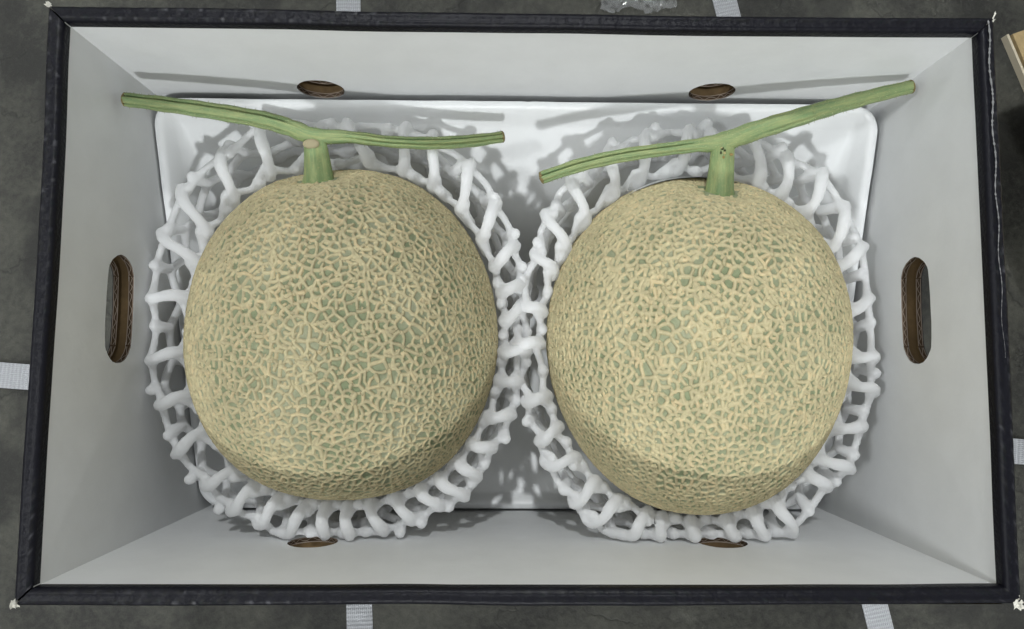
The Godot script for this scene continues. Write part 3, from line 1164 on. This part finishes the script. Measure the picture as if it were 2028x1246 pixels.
func foam_net(label: String, c: Vector3, sh: Array, degs: Array, width: Callable, height: Callable, seed_: int) -> void:
	rng.seed = seed_
	var t := thing("foam_net", label, "foam net", Vector3(c.x, c.y - MR, c.z), "foam fruit nets")
	var n := degs.size()
	var ph := []
	for d in degs: ph.append(deg_to_rad(d + rnd(-1.2, 1.2)))
	var lo := c + Vector3(-0.112, -0.064, -0.122)
	var hi := c + Vector3(0.112, 0.045, 0.112)
	var fold := Strands.new(lo, hi, 0.00125)
	var sleeve := Strands.new(lo, hi, 0.00125)
	var half := func(k: float) -> float:   # angle at a fractional rung index
		var i := int(floor(k))
		var a: float = ph[posmod(i, n)] + TAU * floor(float(i) / n)
		var b: float = ph[posmod(i + 1, n)] + TAU * floor(float(i + 1) / n)
		return lerpf(a, b, k - i)
	# joints: rows -3..-1 inside, 0 over the fold, 1..4 outside
	var jit := {}
	for row in range(-4, 6):
		for i in range(-1, n + 1):
			var key := row * 1000 + posmod(i, n)
			if not jit.has(key):
				jit[key] = [rnd(-0.0016, 0.0016), rnd(-0.02, 0.02), rnd(-0.0012, 0.0014), rnd(0.86, 1.16), rnd(-0.03, 0.03)]
	var info := func(row: int, i: int) -> Array:
		var k := float(i) + (0.5 if posmod(row, 2) == 1 else 0.0)
		var j: Array = jit[row * 1000 + posmod(i, n)]
		var phi: float = half.call(k) + j[1]
		var wd: float = width.call(phi) * 0.5 * j[3]
		var h0: float = height.call(phi)
		var s0 := 0.0; var s1 := 0.0
		if row == 0:
			s0 = -wd + 0.0020; s1 = wd - 0.0020
		elif row < 0:
			s1 = -wd - 0.0005 + (row + 1) * 0.019; s0 = s1 - 0.009 + j[0]
		else:
			s0 = wd + 0.0005 + (row - 1) * 0.019; s1 = s0 + 0.009 + j[0]
		var tilt := clampf((rad_to_deg(wrapf(phi - deg_to_rad(75.0), -PI, PI))) / 40.0, -1.0, 1.0) * maxf(0.0, sin(phi)) * 0.05
		var back := smoothstep(0.2, 0.8, -sin(phi))
		tilt += back * (0.055 if cos(phi) < 0.0 else -0.055)
		return [phi, s0, s1, wd, h0, j[2], j[4] + tilt]
	for row in range(-1, 4):
		var mb: Strands = fold if abs(row) <= 1 else sleeve
		for i in n:
			var a: Array = info.call(row, i)
			# the joint
			var pts := PackedVector3Array(); var rad := PackedFloat32Array()
			var steps := 10 if row == 0 else 5
			for q in steps + 1:
				var f := float(q) / steps
				var sw: float = a[6] * (f - 0.5) * 2.0 * (1.0 if row == 0 else 0.3) + (0.014 * sin(TAU * f) if row == 0 else 0.0)
				pts.append(net_point(c, sh, a[0] + sw, lerpf(a[1], a[2], f) + (0.0044 * (f - 0.5) * 2.0 if row == 0 else 0.0), a[3], a[4], a[5]))
				var e := sin(PI * f)
				rad.append(0.0026 + 0.0001 * e + (0.0003 * sin(f * 9.0 + i) if row == 0 else 0.0))
			mb.strand(pts, rad)
			if row == 0:
				# rails that join the ends of neighbouring rungs
				for e in [-1.0, 1.0]:
					var b: Array = info.call(0, i + 1)
					var pb: float = b[0]
					while pb - a[0] > PI: pb -= TAU
					while pb - a[0] < -PI: pb += TAU
					var lp := PackedVector3Array(); var lr := PackedFloat32Array()
					var wob: float = a[6] * 0.5
					for q in 13:
						var f := q / 12.0
						var wd := lerpf(a[3], b[3], f)
						lp.append(net_point(c, sh, lerpf(a[0] + a[6] * e, pb + b[6] * e, f) + wob * sin(TAU * f) * 0.5, e * (wd - 0.0038 + 0.0034 * sin(PI * f)), wd, lerpf(a[4], b[4], f), lerpf(a[5], b[5], f) - 0.0016 - 0.0022 * sin(PI * f)))
						lr.append(0.0020 - 0.0003 * sin(PI * f))
					fold.strand(lp, lr)
			# two legs to the next row out
			if row != 1 and row != 2: continue
			for side in [0, 1]:
				var ni: int = i + side if posmod(row, 2) == 1 else i + side - 1
				var b: Array = info.call(row + 1, ni)
				var pb: float = b[0]
				while pb - a[0] > PI: pb -= TAU
				while pb - a[0] < -PI: pb += TAU
				var lp := PackedVector3Array(); var lr := PackedFloat32Array()
				for q in 11:
					var f := q / 10.0
					var u := lerpf(f, f * f * (3.0 - 2.0 * f), 0.35)
					var bow := sin(PI * f) * 0.0008
					lp.append(net_point(c, sh, lerpf(a[0] + a[6] * (1.0 if row == 0 else 0.3), pb - b[6] * (1.0 if row == -1 else 0.3), u), lerpf(a[2], b[1], f), lerpf(a[3], b[3], f), lerpf(a[4], b[4], f), lerpf(a[5], b[5], f) + bow))
					lr.append(0.0023 - 0.0003 * sin(PI * f))
				sleeve.strand(lp, lr)
	var rough := FastNoiseLite.new(); rough.seed = seed_; rough.frequency = 420.0; rough.fractal_octaves = 2
	var m1 := MB.new(); fold.mesh_into(m1, rough)
	var m2 := MB.new(); sleeve.mesh_into(m2, rough)
	put("folded_cuff", m1, m.net, t)
	put("sleeve", m2, m.net, t)

# ---------------------------------------------------------------- things round the carton

func kraft_box() -> void:
	var a := Vector3(0.2707, 0.060, -0.1602)
	var e1 := Vector3(0.0099, 0, 0.0288).normalized()     # along its left edge
	var e2 := Vector3(0.0116, 0, -0.0043).normalized()
	var t := thing("kraft_carton", "tan kraft cardboard box standing on the floor beyond the right rim", "box", Vector3(a.x + 0.15, 0, a.z))
	var b := Basis(e2, Vector3.UP, -e2.cross(Vector3.UP)).orthonormalized()
	var fwd := b.z if b.z.dot(e1) > 0 else -b.z
	var body := MB.new()
	var size := Vector3(0.26, 0.0575, 0.22)
	body.box(Vector3(a.x, 0.0575 / 2, a.z) + e2 * 0.175 + fwd * 0.150, size, b)
	put("body", body, m.kraft_box, t)
	var lid := MB.new()
	lid.box(a + e2 * (0.1275 + 0.0028) + fwd * 0.112 + Vector3(0, 0.0012, 0), Vector3(0.255, 0.0034, 0.222), b)
	put("top_flap", lid, m.kraft_box, t)
	var edge := MB.new()
	edge.box(a + e2 * 0.0010 + fwd * 0.112 - Vector3(0, 0.0004, 0), Vector3(0.0014, 0.0046, 0.224), b)
	put("cut_edge", edge, mat(Color(0.45, 0.40, 0.30), 0.8, 0.2), t)

func paper_strip() -> void:
	rng.seed = 31
	var c := MRR
	var t := thing("paper_strip", "thin white paper strip tucked between the right melon and its net below the stalk", "paper strip", Vector3(c.x, c.y, c.z - 0.08))
	var s := MB.new()
	for side in 2:
		var p := PackedVector3Array()
		for i in 41:
			var f := i / 40.0
			var a := deg_to_rad(lerpf(232.0, 318.0, f))
			for j in 7:
				var g := j / 6.0
				var h := lerpf(-0.030, 0.0225 + 0.0035 * sin(f * 5.0 + 0.6) - 0.012 * pow(absf(f - 0.5) * 2.0, 3.0), g)
				var rho := sqrt(MR * MR - h * h) + 0.0008 + 0.0008 * sin(f * 9.0) * g + side * 0.0003
				var q := c + Vector3(cos(a) * rho * SR[0], h, sin(a) * rho * SR[1])
				q.y = maxf(q.y, tray_y(q.x, q.z) + 0.001)
				p.append(q)
		s.grid(p, 41, 7, false, Vector3(0, 0, 1) if side == 0 else Vector3(0, 0, -1))
	put("strip", s, mat(Color(0.78, 0.78, 0.77), 0.6, 0.3), t)

func film() -> void:
	rng.seed = 77
	var t := thing("plastic_film", "crumpled scrap of clear shiny plastic film beyond the far rim", "plastic film", Vector3(0.078, 0, -0.213))
	var s := MB.new()
	var p := PackedVector3Array()
	for i in 31:
		for j in 17:
			var x := lerpf(-0.024, 0.024, i / 30.0)
			var z := lerpf(-0.016, 0.010, j / 16.0) + 0.002 * sin(i * 0.4)
			p.append(Vector3(0.078 + x + rnd(-0.001, 0.001), 0.0012 + 0.005 * absf(sin(i * 0.9 + j * 0.55) * cos(j * 0.8 - i * 0.23)) * sin(PI * j / 16.0) + rnd(0, 0.0008) + 0.0006, -0.213 + z + rnd(-0.001, 0.001)))
	s.grid(p, 31, 17, false, Vector3.UP)
	var f := mat(Color(0.9, 0.92, 0.93), 0.08, 0.8)
	f.transparency = BaseMaterial3D.TRANSPARENCY_ALPHA
	f.albedo_color.a = 0.14
	put("film_sheet", s, f, t)

# ---------------------------------------------------------------- build

func _ready() -> void:
	rng.seed = 1
	view_and_light()
	materials()
	ground()
	var sm := strap_material()
	strap(Vector2(-0.1150, -0.42), Vector2(-0.0810, 0.42), 0.0005, "white woven strap under the carton, leftmost of the two running front to back", sm, 0.002)
	strap(Vector2(0.0870, -0.42), Vector2(0.2740, 0.42), 0.0006, "white woven strap slanting under the carton towards its near right corner", sm, 0.0)
	strap(Vector2(-0.52, 0.0168), Vector2(0.52, 0.0900), 0.0016, "white woven strap running left to right under the carton", sm, 0.0)
	m.kraft_box = mat(Color(0.36, 0.27, 0.14), 0.85, 0.2)
	m.kraft_box.albedo_texture = noise_tex(0.03, [Color(0.85, 0.85, 0.85), Color(1, 1, 1)], 15)
	triplanar(m.kraft_box, 10.0)
	kraft_box()
	film()
	carton()
	tray()
	melon("netted_melon", "left netted melon with a long level green stalk reaching to the left wall", ML, SL, 11, 1.0, 0.92, 1.0,  # rind tone lowered: partly its own duller colour, partly weaker light on this side
		[Vector3(-0.1756, -0.0390, -0.0913), Vector3(-0.1577, -0.0402, -0.0896), Vector3(-0.1361, -0.0422, -0.0873), Vector3(-0.1166, -0.0444, -0.0846), Vector3(-0.1046, -0.0460, -0.0816), Vector3(-0.0942, -0.0475, -0.0782), Vector3(-0.0792, -0.0499, -0.0789), Vector3(-0.0612, -0.0531, -0.0780), Vector3(-0.0430, -0.0567, -0.0786), Vector3(-0.0243, -0.0606, -0.0810), Vector3(-0.0088, -0.0640, -0.0843)],
		5, [0.0030, 0.0035, 0.0038, 0.0040, 0.0040, 0.0038, 0.0029, 0.0027, 0.0030, 0.0030, 0.0026],
		[Vector3(-0.0921, -0.0525, -0.0530), Vector3(-0.0925, -0.0512, -0.0610), Vector3(-0.0932, -0.0497, -0.0700)], [0.0092, 0.0066, 0.0056, 0.0046],
		[[-0.35, 0.62, 0], [1.05, 0.28, 0], [-0.40, 0.55, 1], [0.55, 0.52, 1], [-1.3, 0.25, 2]], true)
	melon("netted_melon", "right netted melon whose green stalk slants up to the far right corner", MRR, SR, 23, 1.04, 1.0, 1.10,
		[Vector3(0.0094, -0.0520, -0.0612), Vector3(0.0270, -0.0492, -0.0665), Vector3(0.0452, -0.0467, -0.0702), Vector3(0.0631, -0.0446, -0.0725), Vector3(0.0787, -0.0431, -0.0742), Vector3(0.0904, -0.0421, -0.0757), Vector3(0.1056, -0.0411, -0.0808), Vector3(0.1236, -0.0403, -0.0865), Vector3(0.1395, -0.0399, -0.0914), Vector3(0.1579, -0.0398, -0.0967), Vector3(0.1752, -0.0400, -0.1012)],
		5, [0.0028, 0.0031, 0.0031, 0.0029, 0.0030, 0.0043, 0.0043, 0.0040, 0.0036, 0.0032, 0.0029],
		[Vector3(0.0893, -0.0475, -0.0470), Vector3(0.0894, -0.0455, -0.0550), Vector3(0.0899, -0.0440, -0.0660)], [0.0086, 0.0062, 0.0054, 0.0049],
		[[-0.25, 0.62, 0], [0.9, 0.28, 0], [0.8, 0.2, 1], [-0.9, 0.16, 1]], false)
	var far := func(phi: float) -> float: return smoothstep(0.15, 0.85, -sin(phi))
	foam_net("white foam net sleeve folded down round the left melon", ML, SL,
		[4, 16, 27, 36, 45, 53, 61, 69, 78, 86, 94, 103, 112, 122, 133, 146, 159, 173, 189, 203, 217, 231, 246, 261, 276, 290, 302, 313, 324, 335, 346, 355],
		func(phi: float) -> float: return 0.0158 + 0.0035 * maxf(0.0, -cos(phi)) - 0.004 * maxf(0.0, cos(phi)) + 0.005 * far.call(phi),
		func(phi: float) -> float: return 0.004 + 0.011 * far.call(phi), 51)
	foam_net("white foam net sleeve folded down round the right melon", MRR, SR,
		[2, 13, 25, 36, 47, 59, 69, 80, 92, 102, 112, 122, 132, 142, 153, 165, 178, 191, 204, 216, 228, 240, 252, 265, 278, 290, 301, 312, 323, 334, 347],
		func(phi: float) -> float: return 0.0158 - 0.002 * maxf(0.0, -cos(phi)) + 0.005 * far.call(phi),
		func(phi: float) -> float: return 0.004 + 0.010 * far.call(phi), 67)
	paper_strip()
